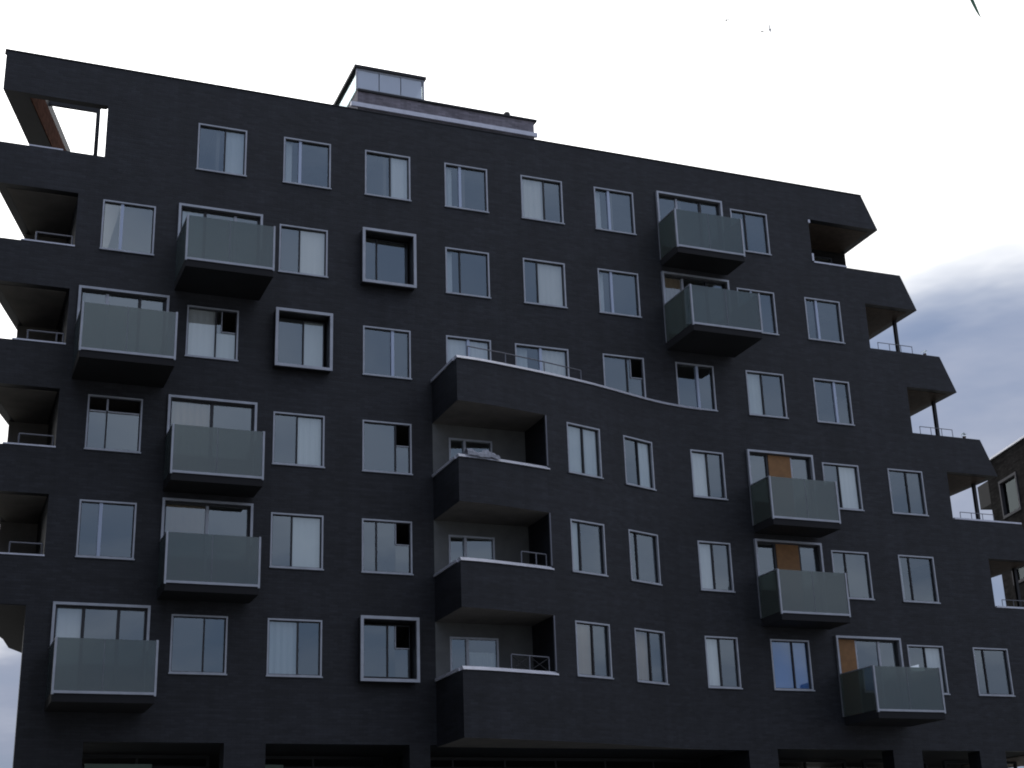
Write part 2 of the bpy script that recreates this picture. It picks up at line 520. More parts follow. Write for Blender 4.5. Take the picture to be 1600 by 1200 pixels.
def wall_grid(mb, x0, x1, z0, z1, ops, Y=None, depth=0.17, step=None, reveal=True):
    xs, zs = {x0, x1}, {z0, z1}
    use = [o for o in ops if o[0] < x1 - 1e-4 and o[1] > x0 + 1e-4 and o[2] < z1 - 1e-4 and o[3] > z0 + 1e-4]
    for o in use:
        for v in o[:2]:
            if x0 < v < x1: xs.add(v)
        for v in o[2:]:
            if z0 < v < z1: zs.add(v)
    if step:
        n = int((x1 - x0) / step)
        for i in range(1, n):
            xs.add(x0 + (x1 - x0) * i / n)
    xs, zs = sorted(xs), sorted(zs)
    Y = Y or (lambda x: 0.0)
    for i in range(len(xs) - 1):
        for j in range(len(zs) - 1):
            cx, cz = (xs[i] + xs[i + 1]) / 2, (zs[j] + zs[j + 1]) / 2
            if any(o[0] < cx < o[1] and o[2] < cz < o[3] for o in use):
                continue
            a, b = xs[i], xs[i + 1]
            mb.poly([(a, Y(a), zs[j]), (b, Y(b), zs[j]), (b, Y(b), zs[j + 1]), (a, Y(a), zs[j + 1])])
    if reveal:
        for o in use:
            a0, a1, c0, c1 = max(o[0], x0), min(o[1], x1), max(o[2], z0), min(o[3], z1)
            for v in (o[0], o[1]):
                if x0 <= v <= x1:
                    mb.poly([(v, Y(v), c0), (v, Y(v) + depth, c0), (v, Y(v) + depth, c1), (v, Y(v), c1)])
            for v in (o[2], o[3]):
                if z0 <= v <= z1 and v > ZG + .01:
                    mb.poly([(a0, Y(a0), v), (a1, Y(a1), v), (a1, Y(a1) + depth, v), (a0, Y(a0) + depth, v)])


# --- front wall
w = MB()
for m in range(1, 7):                                    # solid bands at the floor edges
    z0, z1 = 3 * m - 0.15, 3 * m + 1.15
    wall_grid(w, XL[m], XO[m], z0, z1, openings)
row_l = {5: 3.72, 4: 3.07, 3: 3.03, 2: 2.97, 1: 2.90, 0: 2.55}
BX0, BX1 = 13.75, 16.75                                  # loggias in the bay
for m in range(0, 6):                                    # window rows
    z0, z1 = 3 * m + 1.15, 3 * m + 2.85
    if m <= 2:
        wall_grid(w, row_l[m], BX0, z0, z1, openings)
        wall_grid(w, BX1, XO[m], z0, z1, openings)
    else:
        wall_grid(w, row_l[m], XO[m], z0, z1, openings)
wall_grid(w, 2.55, XO[0], -0.15, 1.15, openings)
wall_grid(w, 2.55, 38.0, -0.6, -0.15, openings)
wall_grid(w, 2.55, 13.55, ZG, -0.6, openings)
wall_grid(w, 23.73, 38.0, ZG, -0.6, openings)
wall = w.build('wall', 'black_brick', B, fix=False)

# returns of the street level piers
for v, d in [(2.55, .2), (13.55, 3.0), (23.73, 3.0)]:
    w = MB(); w.poly([(v, .001, ZG), (v, d, ZG), (v, d, -.6 if v > 3 else 2.85), (v, .001, -.6 if v > 3 else 2.85)]); w.build('pier_return', 'black_brick', B, fix=False)
for x0, x1 in GROUND_OPEN:
    for v in (x0, x1):
        w = MB(); w.poly([(v, 0.17, ZG), (v, 0.6, ZG), (v, 0.6, -0.6), (v, 0.17, -0.6)]); w.build('pier_return', 'black_brick', B, fix=False)

# --- curved bay
w = MB()
XB = 23.78
for m in range(0, 4):
    z0, z1 = 3 * m - 0.15, 3 * m + 1.15
    wall_grid(w, BX0, XB, z0 if m else -0.65, z1, bay_open, ybay, step=0.4)
for m in range(0, 3):
    wall_grid(w, BX1, XB, 3 * m + 1.15, 3 * m + 2.85, bay_open, ybay, step=0.4)
for m in range(0, 4):                                   # side of the bay
    z0, z1 = (3 * m - 0.15 if m else -0.65), 3 * m + 1.15
    w.poly([(BX0, 0, z0), (BX0, ybay(BX0), z0), (BX0, ybay(BX0), z1), (BX0, 0, z1)])
for m in range(0, 3):                                   # right jamb wall of the loggias
    yb = ybay(BX1)
    w.poly([(BX1, 0, 3 * m + .3), (BX1, yb, 3 * m + .3), (BX1, yb, 3 * m + 2.85), (BX1, 0, 3 * m + 2.85)])
w.build('bay_wall', 'black_brick', B, fix=False)
for m in range(0, 3):
    jt = MB(); jt.box(BX1 - .04, BX1 - .003, ybay(BX1) - .02, ybay(BX1) + .05, 3 * m + 1.27, 3 * m + 2.84); jt.build('jamb_trim', 'rail_metal', B)
curve = [(BX0 + 0.0 + (XB - BX0) * i / 22, ybay(BX0 + (XB - BX0) * i / 22)) for i in range(23)]
ins = [(x + (0.01 if i == 0 else 0), y + 0.01) for i, (x, y) in enumerate(curve)]
for m in range(0, 4):                                   # floors of the bay, seen from below as ceilings
    s = MB()
    z0 = 3 * m - 0.15 if m else -0.65
    s.prism([(BX0 + .01, -0.005)] + [(x, y) for x, y in ins[:-1] if x < 22.7] + [(22.7, -0.005)], z0, 3 * m + 0.3)
    s.build('bay_floor', 'ceiling_paint', B)
# inner faces of the bay parapets
for m in range(0, 4):
    s = MB()
    end = BX1 if m < 3 else XB
    cs = [(BX0 + (end - BX0) * i / 12, ybay(BX0 + (end - BX0) * i / 12)) for i in range(13)]
    for (xa, ya), (xb, yb) in zip(cs, cs[1:]):
        if yb + .22 > -.01:
            break
        s.poly([(xa, ya + .22, 3 * m + .3), (xb, yb + .22, 3 * m + .3), (xb, yb + .22, 3 * m + 1.15), (xa, ya + .22, 3 * m + 1.15)])
    s.poly([(BX0 + .22, 0, 3 * m + .3), (BX0 + .22, ybay(BX0) + .22, 3 * m + .3), (BX0 + .22, ybay(BX0) + .22, 3 * m + 1.15), (BX0 + .22, 0, 3 * m + 1.15)])
    s.build('parapet_lining', 'plaster', B, fix=False)
    # bright metal coping
    c = MB()
    n = 30
    end = BX1 + .05 if m < 3 else 23.0
    pts = [(BX0 + (end - BX0) * i / n) for i in range(n + 1)]
    for xa, xb in zip(pts, pts[1:]):
        ya, yb = ybay(xa), ybay(xb)
        c.hexa([(xa, ya - .045, 3 * m + 1.153), (xb, yb - .045, 3 * m + 1.153), (xb, yb + .25, 3 * m + 1.153), (xa, ya + .25, 3 * m + 1.153)],
               [(xa, ya + .035, 3 * m + 1.255), (xb, yb + .035, 3 * m + 1.255), (xb, yb + .25, 3 * m + 1.255), (xa, ya + .25, 3 * m + 1.255)])
    c.build('parapet_coping', 'coping_metal', B)
    c = MB(); c.box(BX0 - .035, BX0 + .25, ybay(BX0) + .25, -.003, 3 * m + 1.153, 3 * m + 1.235)
    c.build('parapet_coping', 'coping_metal', B)
# loggia back walls (painted) with glazing openings
w = MB()
for m in range(0, 3):
    wall_grid(w, BX0, BX1, 3 * m + .3, 3 * m + 2.85, log_open, lambda x: 0.0, depth=.12)
w.build('loggia_back_wall', 'plaster', B, fix=False)

# --- windows
def curtain(parent, name, mat, x0, x1, z0, z1, y, folds=True):
    c = MB()
    n = max(6, int((x1 - x0) * 26)) if folds else 1
    ph = random.uniform(0, 6)
    amp = random.choice((0.003, 0.005, 0.013)) if folds else 0
    prev = None
    for i in range(n + 1):
        x = x0 + (x1 - x0) * i / n
        yy = y + amp * math.sin(i * 1.35 + ph) + amp * .5 * math.sin(i * .47 + ph * 2)
        v = (c.bm.verts.new((x, yy, z0)), c.bm.verts.new((x, yy, z1)))
        if prev:
            c.bm.faces.new((prev[0], v[0], v[1], prev[1]))
        prev = v
    o = c.build(name, mat, parent, fix=False)
    return o


def ring(mb, x0, x1, z0, z1, t, y0, y1, bottom=True):
    mb.box(x0, x0 + t, y0, y1, z0, z1)
    mb.box(x1 - t, x1, y0, y1, z0, z1)
    mb.box(x0 + t, x1 - t, y0, y1, z1 - t, z1)
    if bottom:
        mb.box(x0 + t, x1 - t, y0, y1, z0, z0 + t)
    return mb


def pane(parent, x0, x1, z0, z1, y, mat='pane_glass'):
    p = MB()
    p.poly([(-(x1 - x0) / 2, 0, -(z1 - z0) / 2), ((x1 - x0) / 2, 0, -(z1 - z0) / 2), ((x1 - x0) / 2, 0, (z1 - z0) / 2), (-(x1 - x0) / 2, 0, (z1 - z0) / 2)])
    o = p.build('pane', mat, parent, fix=False)
    o.location = ((x0 + x1) / 2, y, (z0 + z1) / 2)
    o.rotation_euler = (R(random.uniform(-.5, .5)), 0, R(random.uniform(-.8, .8)))
    return o


def contents(parent, spec, x0, x1, z0, z1, y):
    if spec is None:
        return
    if spec == 'n':                                   # a sheer net gathered to one side
        curtain(parent, 'net_curtain', 'curtain_grey', x0 + .06, x0 + (x1 - x0) * .55, z0, z1, y + .16)
        return
    nm = 'sky_reflection' if spec.startswith('blind') else 'curtain'  # the flat blue sheet stands in for sky reflected in the pane
    curtain(parent, nm, spec, x0, x1, z0, z1, y + .035, folds=not spec.startswith('blind'))


def make_window(m, x0, wd, frac, lc, rc, fl):
    z0, z1 = 3 * m + SILL, 3 * m + HEAD
    h = z1 - z0
    if 'b' in fl:
        ya, yb = ybay(x0), ybay(x0 + wd)
        a = math.atan2(yb - ya, wd)
        mt = Matrix.Translation((x0, ya, z0)) @ Matrix.Rotation(a, 4, 'Z')
        wd2 = math.hypot(wd, yb - ya)
    else:
        mt = Matrix.Translation((x0, 0, z0))
        wd2 = wd
    t = 0.046
    f = MB()
    if 'p' in fl:                                     # box frame standing proud of the brickwork
        ring(f, -.11, wd2 + .11, -.12, h + .12, .085, -.35, -.285)
        o = f.build('window', 'metal_trim', B, mt)
        lin = MB(); ring(lin, -.09, wd2 + .09, -.10, h + .10, .085, -.29, -.003)
        lin.build('window_lining', 'sash_dark', o)
    else:
        ring(f, .003, wd2 - .003, .003, h - .003, t, -.012, .10)
        o = f.build('window', 'metal_trim', B, mt)
        si = MB(); si.box(-.02, wd2 + .02, -.05, -.0125, -.02, .016); si.build('sill', 'metal_trim', o)
    sa = MB(); ring(sa, t + .004, wd2 - t - .004, t + .004, h - t - .004, .022, .055, .125)
    sa.build('sash', 'sash_dark', o)
    i0, i1 = t + .025, wd2 - t - .025
    xm = i0 + (i1 - i0) * frac
    mu = MB()
    if 'l' in fl:
        mu.box(xm - .045, xm + .045, .035, .13, t + .006, h - t - .006)
        mu.build('mullion', 'mullion_light', o)
    else:
        mu.box(xm - .02, xm + .02, .045, .13, t + .006, h - t - .006)
        mu.build('mullion', 'sash_dark', o)
    zlo, zhi = t + .025, h - t - .025
    if 't' in fl:                                     # upper panes left out, the dark band imitates the balcony soffit's reflection
        zc = zlo + (zhi - zlo) * .74
        tb = MB(); tb.box(i0, i1, .045, .13, zc - .02, zc + .02); tb.build('transom', 'metal_trim', o)
        pane(o, i0, xm, zlo, zc - .02, .09)
        pane(o, xm, i1, zlo, zc - .02, .09)
        up = MB(); up.box(xm - .025, xm + .025, .03, .13, zc + .021, zhi - .012); up.build('mullion', 'metal_trim', o)
    elif 'v' in fl:                                   # a vent leaf stands open
        zc = zlo + (zhi - zlo) * .56
        xv = max(xm, i0 + (i1 - i0) * .70)
        if xv - xm > .1:
            pane(o, xm, xv, zlo, zhi, .09)
        pane(o, i0, xm, zlo, zhi, .09)
        pane(o, xv, i1, zlo, zc, .09)
        tb = MB(); tb.box(xv, i1, .05, .125, zc - .012, zc + .014); tb.box(xv - .012, xv + .012, .05, .125, zc + .0145, zhi); tb.build('vent_frame', 'metal_trim', o)
    else:
        pane(o, i0, xm, zlo, zhi, .09)
        pane(o, xm, i1, zlo, zhi, .09)
    contents(o, lc, i0, xm, t + .02, h - t - .02, .10)
    contents(o, rc, xm, i1, t + .02, (h - t - .02) * (.56 if 'v' in fl else 1), .10)
    return o


for a in WIN:
    make_window(*a)

for m, x0, wd in LOGWIN:
    z0, h = 3 * m + .42, 2.03
    f = MB(); ring(f, .003, wd - .003, .003, h - .003, .055, -.012, .09)
    o = f.build('loggia_window', 'metal_trim', B, Matrix.Translation((x0, 0, z0)))
    xm = wd * .36
    mu = MB(); mu.box(xm - .04, xm + .04, -.012, .10, .06, h - .06); mu.build('mullion', 'metal_trim', o)
    pane(o, .058, xm - .04, .058, h - .058, .06)
    pane(o, xm + .04, wd - .058, .058, h - .058, .06)
    if m == 0:
        contents(o, 'curtain_grey', xm + .05, wd - .06, .06, h * .8, .10)
    if m == 1:
        contents(o, 'curtain_grey', .06, wd - .06, .06, h * .55, .10)

# --- glass box balconies with their doors
for m, x0, x1, d, contents_l in BALC:
    z0, z1 = 3 * m + .4, 3 * m + 2.95
    wd, h = x1 - x0, z1 - z0
    f = MB(); ring(f, 0, wd, 0, h, .07, -.10, .10, bottom=False)
    dr = f.build('balcony_door', 'metal_trim', B, Matrix.Translation((x0, 0, z0)))
    n = len(contents_l)
    sa = MB(); ring(sa, .073, wd - .073, .003, h - .073, .05, .03, .13)
    sa.build('sash', 'sash_dark', dr)
    edges = [.125 + (wd - .25) * i / n for i in range(n + 1)]
    if n == 3:
        edges = [.125, .125 + (wd - .25) * .30, .125 + (wd - .25) * .70, wd - .125]
    for e in edges[1:-1]:
        mu = MB(); mu.box(e - .04, e + .04, .04, .13, .055, h - .125); mu.build('mullion', 'metal_trim' if random.random() < .6 else 'sash_dark', dr)
    for e0, e1, cc in zip(edges, edges[1:], contents_l):
        if cc == 'curtain_orange':
            bp_ = MB(); bp_.box(e0 + .03, e1 - .03, .02, .045, .06, h - .10); bp_.build('door_panel', cc, dr)
            continue
        pane(dr, e0, e1, .055, h - .125, .09)
        contents(dr, cc, e0 + .03, e1 - .03, .05, h - .13, .10)
    # the box
    bx0, bx1, bz = x0 - .02, x1 - .04, 3 * m
    s = MB(); s.box(bx0, bx1, -d, -.104, bz + .12, bz + .385)
    bal = s.build('balcony', 'slab_dark', B, bevel=.008)
    zt = bz + 1.70
    fr = MB()
    fr.box(bx0 - .02, bx0 + .035, -d - .03, -d + .03, bz + .30, zt)
    fr.box(bx1 - .035, bx1 + .02, -d - .03, -d + .03, bz + .30, zt)
    fr.box(bx0 + .035, bx1 - .035, -d - .03, -d - .003, bz + .33, bz + .395)
    fr.build('balcony_frame', 'metal_trim', bal)
    xm = (bx0 + bx1) / 2 + random.uniform(-.06, .06)
    for a_, b_ in ((bx0 + .04, xm - .008), (xm + .008, bx1 - .04)):
        p = MB(); p.box(a_, b_, -d - .012, -d + .006, bz + .40, zt - .01); p.build('glass_panel', 'balcony_glass', bal)
    jt = MB(); jt.box(xm - .007, xm + .007, -d - .016, -d - .0125, bz + .40, zt - .01); jt.build('panel_joint', 'rail_metal', bal)
    for xs in (bx0, bx1 - .014):
        p = MB(); p.box(xs, xs + .014, -d + .035, -.11, bz + .39, zt - .01); p.build('side_panel', 'balcony_glass', bal)
    p = MB()
    for xs in (bx0, bx1 - .014):
        p.box(xs - .008, xs + .022, -d + .032, -.11, zt - .009, zt + .018)
    p.build('side_rail', 'metal_trim', bal)

# --- loggias at the raked right hand end
D = 4.5
for m in range(0, 7):
    zb, zt = 3 * m - .15, 3 * m + 1.15
    if m == 0:
        zb = -.6
    xo = XO[m]
    eb, et = xend(zb), xend(zt)
    s = MB()
    s.hexa([(xo, 0, zb), (eb, 0, zb), (eb, .25, zb), (xo, .25, zb)], [(xo, 0, zt), (et, 0, zt), (et, .25, zt), (xo, .25, zt)])
    s.hexa([(eb - .25, .25, zb), (eb, .25, zb), (eb + .06, D, zb), (eb - .19, D, zb)], [(et - .25, .25, zt), (et, .25, zt), (et + .06, D, zt), (et - .19, D, zt)])
    s.hexa([(xo, .25, zb + .004), (eb - .25, .25, zb + .004), (eb - .19, D, zb + .004), (xo, D, zb + .004)],
           [(xo, .25, 3 * m + .3), (eb - .32, .25, 3 * m + .3), (eb - .27, D, 3 * m + .3), (xo, D, 3 * m + .3)])
    lg = s.build('loggia', 'black_brick', B)
    c = MB(); c.hexa([(xo + .05, .27, zb - .012), (eb - .27, .27, zb - .012), (eb - .2, D - .02, zb - .012), (xo + .05, D - .02, zb - .012)],
                     [(xo + .05, .27, zb + .002), (eb - .27, .27, zb + .002), (eb - .2, D - .02, zb + .002), (xo + .05, D - .02, zb + .002)])
    c.build('ceiling', 'wood_dark', lg)
    if m in (5, 1, 2):
        c = MB(); l1 = {5: 29.4, 1: et, 2: et}[m]
        c.box(xo + .05, l1, -.025, .27, zt + .003, zt + .06); c.build('coping', 'coping_metal', lg)
    if m < 6:
        bw = MB()
        yb = 2.1 if m == 5 else D - .3
        x1 = 30.95 if m == 5 else xend(zt) - .7
        bw.box(xo + .02, x1, yb, yb + .2, 3 * m + .31, 3 * m + 2.84)
        bw.build('back_wall', 'wood_dark' if m != 5 else 'grey_brick', lg)
        sw = MB(); sw.box(xo - .22, xo - .003, .02, D, 3 * m + .31, 3 * m + 2.84); sw.build('side_wall', 'black_brick', lg)
        if m < 5:
            yp = 1.06
            xp = xend(3 * m + 2.85) - .22
            ps = MB(); ps.box(xp - .055, xp + .055, yp - .055, yp + .055, 3 * m + .3, 3 * m + 2.845); ps.build('post', 'post_metal', lg)
            gr = MB()
            gr.tube((xo + .45, .15, 3 * m + 1.47), (xp - .1, .15, 3 * m + 1.47), .014)
            for k in range(4):
                xx = xo + .45 + (xp - xo - .55) * k / 3
                gr.tube((xx, .15, 3 * m + 1.16), (xx, .15, 3 * m + 1.47), .012)
            gr.build('guard_rail', 'rail_metal', lg)
# glazing in the top right loggia
g = MB(); ring(g, 28.5, 30.3, 16.2, 17.55, .06, 2.04, 2.098)
gw = g.build('loggia_window', 'sash_dark', B)
p = MB(); p.box(28.56, 30.24, 2.07, 2.085, 16.26, 17.49); p.build('pane', 'pane_glass', gw)
c_ = MB(); c_.box(27.98, 28.05, -.03, .10, 16.21, 16.5); c_.box(27.98, 28.05, -.03, .10, 17.7, 17.82)
c_.build('jamb_trim', 'coping_metal', B)

# --- loggias at the left corner
def xl_at(y):
    return .76 + .31 * y


for m in range(1, 6):
    zb, zt = 3 * m - .15, 3 * m + 1.15
    xo = XL[m]
    dl = 3.6
    s = MB()
    s.prism([(xl_at(0), 0), (xo, 0), (xo, .25), (xl_at(.25), .25)], zb, zt)
    s.prism([(xl_at(.25), .25), (xl_at(.25) + .25, .25), (xl_at(dl) + .25, dl), (xl_at(dl), dl)], zb, zt)
    s.prism([(xl_at(.25) + .25, .25), (xo, .25), (xo, dl), (xl_at(dl) + .25, dl)], zb + .003, 3 * m + .3)
    lg = s.build('loggia', 'black_brick', B)
    c = MB(); c.prism([(xl_at(.3) + .27, .28), (xo - .1, .28), (xo - .1, dl - .02), (xl_at(dl) + .27, dl - .02)], zb - .012, zb + .001)
    c.build('ceiling', 'ceiling_paint', lg)
    if m < 5:
        bw = MB(); bw.box(xl_at(dl) + .0, row_l[m] + .3, dl - .4, dl - .2, 3 * m + .31, 3 * m + 2.83); bw.build('back_wall', 'ceiling_paint', lg)
        sw = MB(); sw.box(row_l[m] + .003, row_l[m] + .2, .02, dl, 3 * m + .31, 3 * m + 2.83); sw.build('side_wall', 'black_brick', lg)
        c = MB(); c.box(1.62, row_l[m] + .01, -.02, .27, zt + .003, zt + .045); c.build('coping', 'coping_metal', lg)
        gr = MB()
        a_, b_ = 2.02, row_l[m] - .06
        gr.tube((a_, .12, zt + .36), (b_, .12, zt + .36), .022)
        for xx in (a_, b_):
            gr.tube((xx, .12, zt + .04), (xx, .12, zt + .37), .024)
        if m == 3:
            gr.tube((b_ - .18, .12, zt + .04), (b_ - .18, .12, zt + .37), .024)
        gr.build('guard_rail', 'rail_metal', lg)
    else:
        c = MB(); c.box(1.62, 2.55, .0, .27, zt + .003, zt + .045); c.build('coping', 'coping_metal', lg)

# roof frame over the open top terrace at the left corner
s = MB()
s.prism([(xl_at(0), 0), (3.72, 0), (3.72, .25), (xl_at(.25), .25)], 17.85, 19.15)
s.prism([(xl_at(.25), .25), (xl_at(.25) + .68, .25), (xl_at(5.5) + .68, 5.5), (xl_at(5.5), 5.5)], 17.85, 19.147)
rf = s.build('roof_frame', 'black_brick', B)
s = MB()
n = 14
for i in range(n):                                       # wooden boards lining the inner side
    y0_, y1_ = .27 + 5.2 * i / n, .27 + 5.2 * (i + 1) / n - .012
    s = MB()
    s.prism([(xl_at(y0_) + .683, y0_), (xl_at(y0_) + .71, y0_), (xl_at(y1_) + .71, y1_), (xl_at(y1_) + .683, y1_)], 17.86, 18.75)
    s.build('board', 'wood', rf)
s = MB(); s.box(3.62, 3.74, 2.45, 2.57, 15.3, 19.0); s.box(1.7, 3.74, 2.46, 2.56, 19.0, 19.14); s.build('post', 'post_metal', rf)

# left portico at street level: wall behind, open side
s = MB(); s.prism([(xl_at(0), .01), (2.56, .01), (3.1, 7.4), (2.56, 6.4), (xl_at(5) + .0, 5.0)], 2.83, 2.849); s.build('portico_ceiling', 'slab_dark', B)

# --- rooms: floors, back wall, roof
s = MB()
for m in range(0, 6):
    s.box(row_l[m] + .45 if m < 5 else 4.35, XO[m] - .25, .22, 5.8, 3 * m - .1, 3 * m + .38)
s.build('floor_slab', 'interior', B)
s = MB()
for m in range(0, 6):
    s.box(row_l[m] + .45 if m < 5 else 4.35, XO[m] - .25, 5.5, 5.7, 3 * m + .385, 3 * m + 2.895)
s.build('core_wall', 'interior', B)
for m in range(0, 6):
    xx = 4.36 if m == 5 else row_l[m] + .47
    k = 0
    while xx < XO[m] - 1:
        s = MB(); s.box(xx, xx + .1, .25, 5.45, 3 * m + .39, 3 * m + 2.89); s.build('partition_wall', 'interior', B)
        xx += 2.65 * (2 if k % 2 else 1)
        k += 1
    s = MB(); s.box(XO[m] - .36, XO[m] - .26, .25, 5.45, 3 * m + .39, 3 * m + 2.89); s.build('partition_wall', 'interior', B)
s = MB(); s.box(4.35, 28.0, .25, 12.0, 18.2, 18.7); s.build('roof', 'roof_felt', B)
s = MB(); s.box(3.72, 28.0, .003, .25, 17.9, 19.147); s.build('roof_parapet', 'black_brick', B)
s = MB(); s.box(.72, 30.4, -.02, .27, 19.153, 19.19); s.build('roof_coping', 'post_metal', B)
# rear body of the block
s = MB(); s.box(5.0, 27.8, 6.0, 13.0, ZG, 18.15); s.build('rear_wall', 'black_brick', B)

# --- street level: recesses with shopfront glazing
s = MB(); s.box(3.9, 38, .02, 6.0, -.58, -.2); s.build('arcade_ceiling', 'slab_dark', B)
for x0, x1 in [(4.0, 8.0), (8.9, 13.1), (13.6, 23.7), (24.5, 29.2), (29.9, 32.5), (33.2, 36.3)]:
    f = MB(); ring(f, x0, x1, ZG + .02, -.6, .09, 3.0, 3.1)
    n = max(2, int((x1 - x0) / 1.5))
    for i in range(1, n):
        xx = x0 + (x1 - x0) * i / n
        f.box(xx - .03, xx + .03, 3.01, 3.09, ZG + .11, -.69)
    sf = f.build('shopfront', 'sash_dark', B)
    tb = MB(); tb.box(x0 + .09, x1 - .09, 2.99, 3.1, -.98, -.90); tb.build('transom', 'sash_dark', sf)
    for i in range(n):
        a_ = x0 + (x1 - x0) * i / n + .04
        b_ = x0 + (x1 - x0) * (i + 1) / n - .04
        pane(sf, a_, b_, ZG + .12, -1.0, 3.05)
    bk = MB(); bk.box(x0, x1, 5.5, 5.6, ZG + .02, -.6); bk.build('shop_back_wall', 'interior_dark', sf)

# --- roof house with glass lantern and vent
s = MB(); s.box(12.1, 18.6, 2.5, 6.5, 18.71, 21.42)
rh = s.build('roof_house', 'roof_brick', B)
s = MB(); s.box(11.85, 18.68, 2.40, 2.497, 20.78, 20.94); s.build('flashing', 'coping_metal', rh)
s = MB(); s.box(12.1, 18.7, 2.44, 6.55, 21.423, 21.50); s.build('roof_edge', 'post_metal', rh)
for yy in (2.5, 6.2):
    s = MB(); ring(s, 12.05, 14.5, 21.503, 22.32, .06, yy, yy + .06); s.build('lantern_frame', 'metal_trim', rh)
s = MB(); s.box(11.98, 14.56, 2.44, 6.32, 22.323, 22.43); s.build('lantern_roof', 'post_metal', rh)
s = MB(); s.box(12.12, 14.43, 2.58, 6.18, 22.29, 22.32); s.build('lantern_ceiling', 'wall_light', rh)
for i in range(3):
    a_, b_ = 12.11 + 2.33 * i / 3, 12.11 + 2.33 * (i + 1) / 3 - .03
    s = MB(); s.box(a_, b_, 2.52, 2.535, 21.565, 22.26); s.build('glazing_panel', 'roof_glass', rh)
for xx in (12.07, 14.46):
    s = MB(); s.box(xx, xx + .012, 2.63, 6.13, 21.51, 22.31); s.build('glazing_panel', 'pane_glass', rh)
s = MB(); s.box(12.12, 14.43, 6.22, 6.235, 21.565, 22.26); s.build('glazing_panel', 'pane_glass', rh)
s = MB(); s.tube((17.7, 2.8, 21.5), (17.7, 2.8, 21.66), .06); s.tube((17.7, 2.8, 21.66), (17.7, 2.8, 21.78), .13, .11)
s.build('vent_pipe', 'post_metal', rh)

# --- terrace guard rail on top of the bay
def rail(pts, z0, z1, name='guard_rail'):
    g = MB()
    for a_, b_ in zip(pts, pts[1:]):
        g.tube((a_[0], a_[1], z1), (b_[0], b_[1], z1), .02)
    for a_ in pts:
        g.tube((a_[0], a_[1], z0), (a_[0], a_[1], z1), .02)
    return g.build(name, 'rail_metal', B)


rail([(x, min(ybay(x) + .5, -.1)) for x in (14.3, 15.6, 17.0, 18.4)], 9.3, 10.78)
rail([(x, ybay(x) + .12) for x in (15.75, 16.25, 16.6)], 4.235, 4.62)
g = rail([(x, ybay(x) + .12) for x in (15.3, 15.9, 16.55)], 1.235, 1.66)
g = MB()
for xa, xb in ((15.3, 15.9), (15.9, 16.55)):
    g.tube((xa, ybay(xa) + .12, 1.25), (xb, ybay(xb) + .12, 1.64), .014)
    g.tube((xa, ybay(xa) + .12, 1.64), (xb, ybay(xb) + .12, 1.25), .014)
g.build('rail_brace', 'post_metal', B)

# pale boards painted as the light catching two street door transoms
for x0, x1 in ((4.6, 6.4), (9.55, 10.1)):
    s = MB(); s.box(x0, x1, 2.9, 2.985, -1.15, -.86); s.build('transom_highlight', 'highlight_green', B)

# cloth bunched over the parapet of the upper bay loggia
c = MB()
rc = random.Random(11)
rows = []
NX = 26
for j, (oy, oz) in enumerate(((-.07, -.05), (-.055, .06), (.02, .13), (.12, .15), (.26, .10), (.30, -.12))):
    row = []
    for i in range(NX):
        x = 14.02 + 1.05 * i / (NX - 1)
        wv = .05 * math.sin(i * .42 + j * .5) + .025 * math.sin(i * 1.1 + j * 1.7)
        row.append(c.bm.verts.new((x, ybay(x) + oy + wv * .25, BZ + 7.26 + oz + (wv * 1.1 if j in (1, 2, 3) else wv * .4))))
    rows.append(row)
for a_, b_ in zip(rows, rows[1:]):
    for i in range(NX - 1):
        c.bm.faces.new((a_[i], a_[i + 1], b_[i + 1], b_[i]))
tag(c.build('cloth', 'cloth_grey', fix=False), 'pale cloth bunched over the parapet of the upper middle loggia', 'cloth')

# ------------------------------------------------------------------ neighbouring building, far right
ux, uy = -.2363, -.9717                      # along its street front, towards the camera
nb = thing('apartment_building', 'dark grey brick block partly hidden behind the right edge of the black building', 'building',
           (44.61 - ux * 4.4, 9.25 - uy * 4.4, 0), rz=math.atan2(uy, ux))
# local x runs along the front towards the camera; the front faces local -y... built with the body on local +y
ZN = BZ + 14.0
w = MB()
nops = []
for k in range(6):
    for i in range(3):
        nops.append((1.6 + i * 3.2, 3.2 + i * 3.2, ZN - 2.87 - 3.05 * k, ZN - 1.24 - 3.05 * k))
xs_ = []
wall_grid(w, .5, 11.5, 0.0, ZN, nops, depth=.3)
w.poly([(.5, 0, 0), (.5, 12, 0), (.5, 12, ZN), (.5, 0, ZN)])
w.poly([(.5, 0, ZN), (11.5, 0, ZN), (11.5, 12, ZN), (.5, 12, ZN)])
w.poly([(11.5, 0, 0), (11.5, 12, 0), (11.5, 12, ZN), (11.5, 0, ZN)])
wn = w.build('wall', 'grey_brick', nb, fix=False)
s = MB(); s.box(.45, 11.55, -.08, .2, ZN + .003, ZN + .09); s.build('roof_coping', 'coping_metal', nb)
for o in nops:
    f = MB(); ring(f, o[0] - .06, o[1] + .06, o[2] - .06, o[3] + .06, .12, -.05, .12)
    fo = f.build('window', 'post_metal' if o[0] > 5 else 'rail_dull', nb)
    p = MB(); p.poly([(o[0] + .06, .1, o[2] + .06), (o[1] - .06, .1, o[2] + .06), (o[1] - .06, .1, o[3] - .06), (o[0] + .06, .1, o[3] - .06)])
    p.build('pane', 'dull_glass', fo, fix=False)
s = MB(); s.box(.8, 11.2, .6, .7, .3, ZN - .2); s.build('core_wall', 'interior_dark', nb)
for k in range(4):                             # corner balconies past its far end
    zz_ = ZN - 1.8 - 3.05 * k
    s = MB(); s.box(-1.0, .497, .2, 3.5, zz_, zz_ + 1.1); s.build('corner_balcony', 'slab_dark', nb)

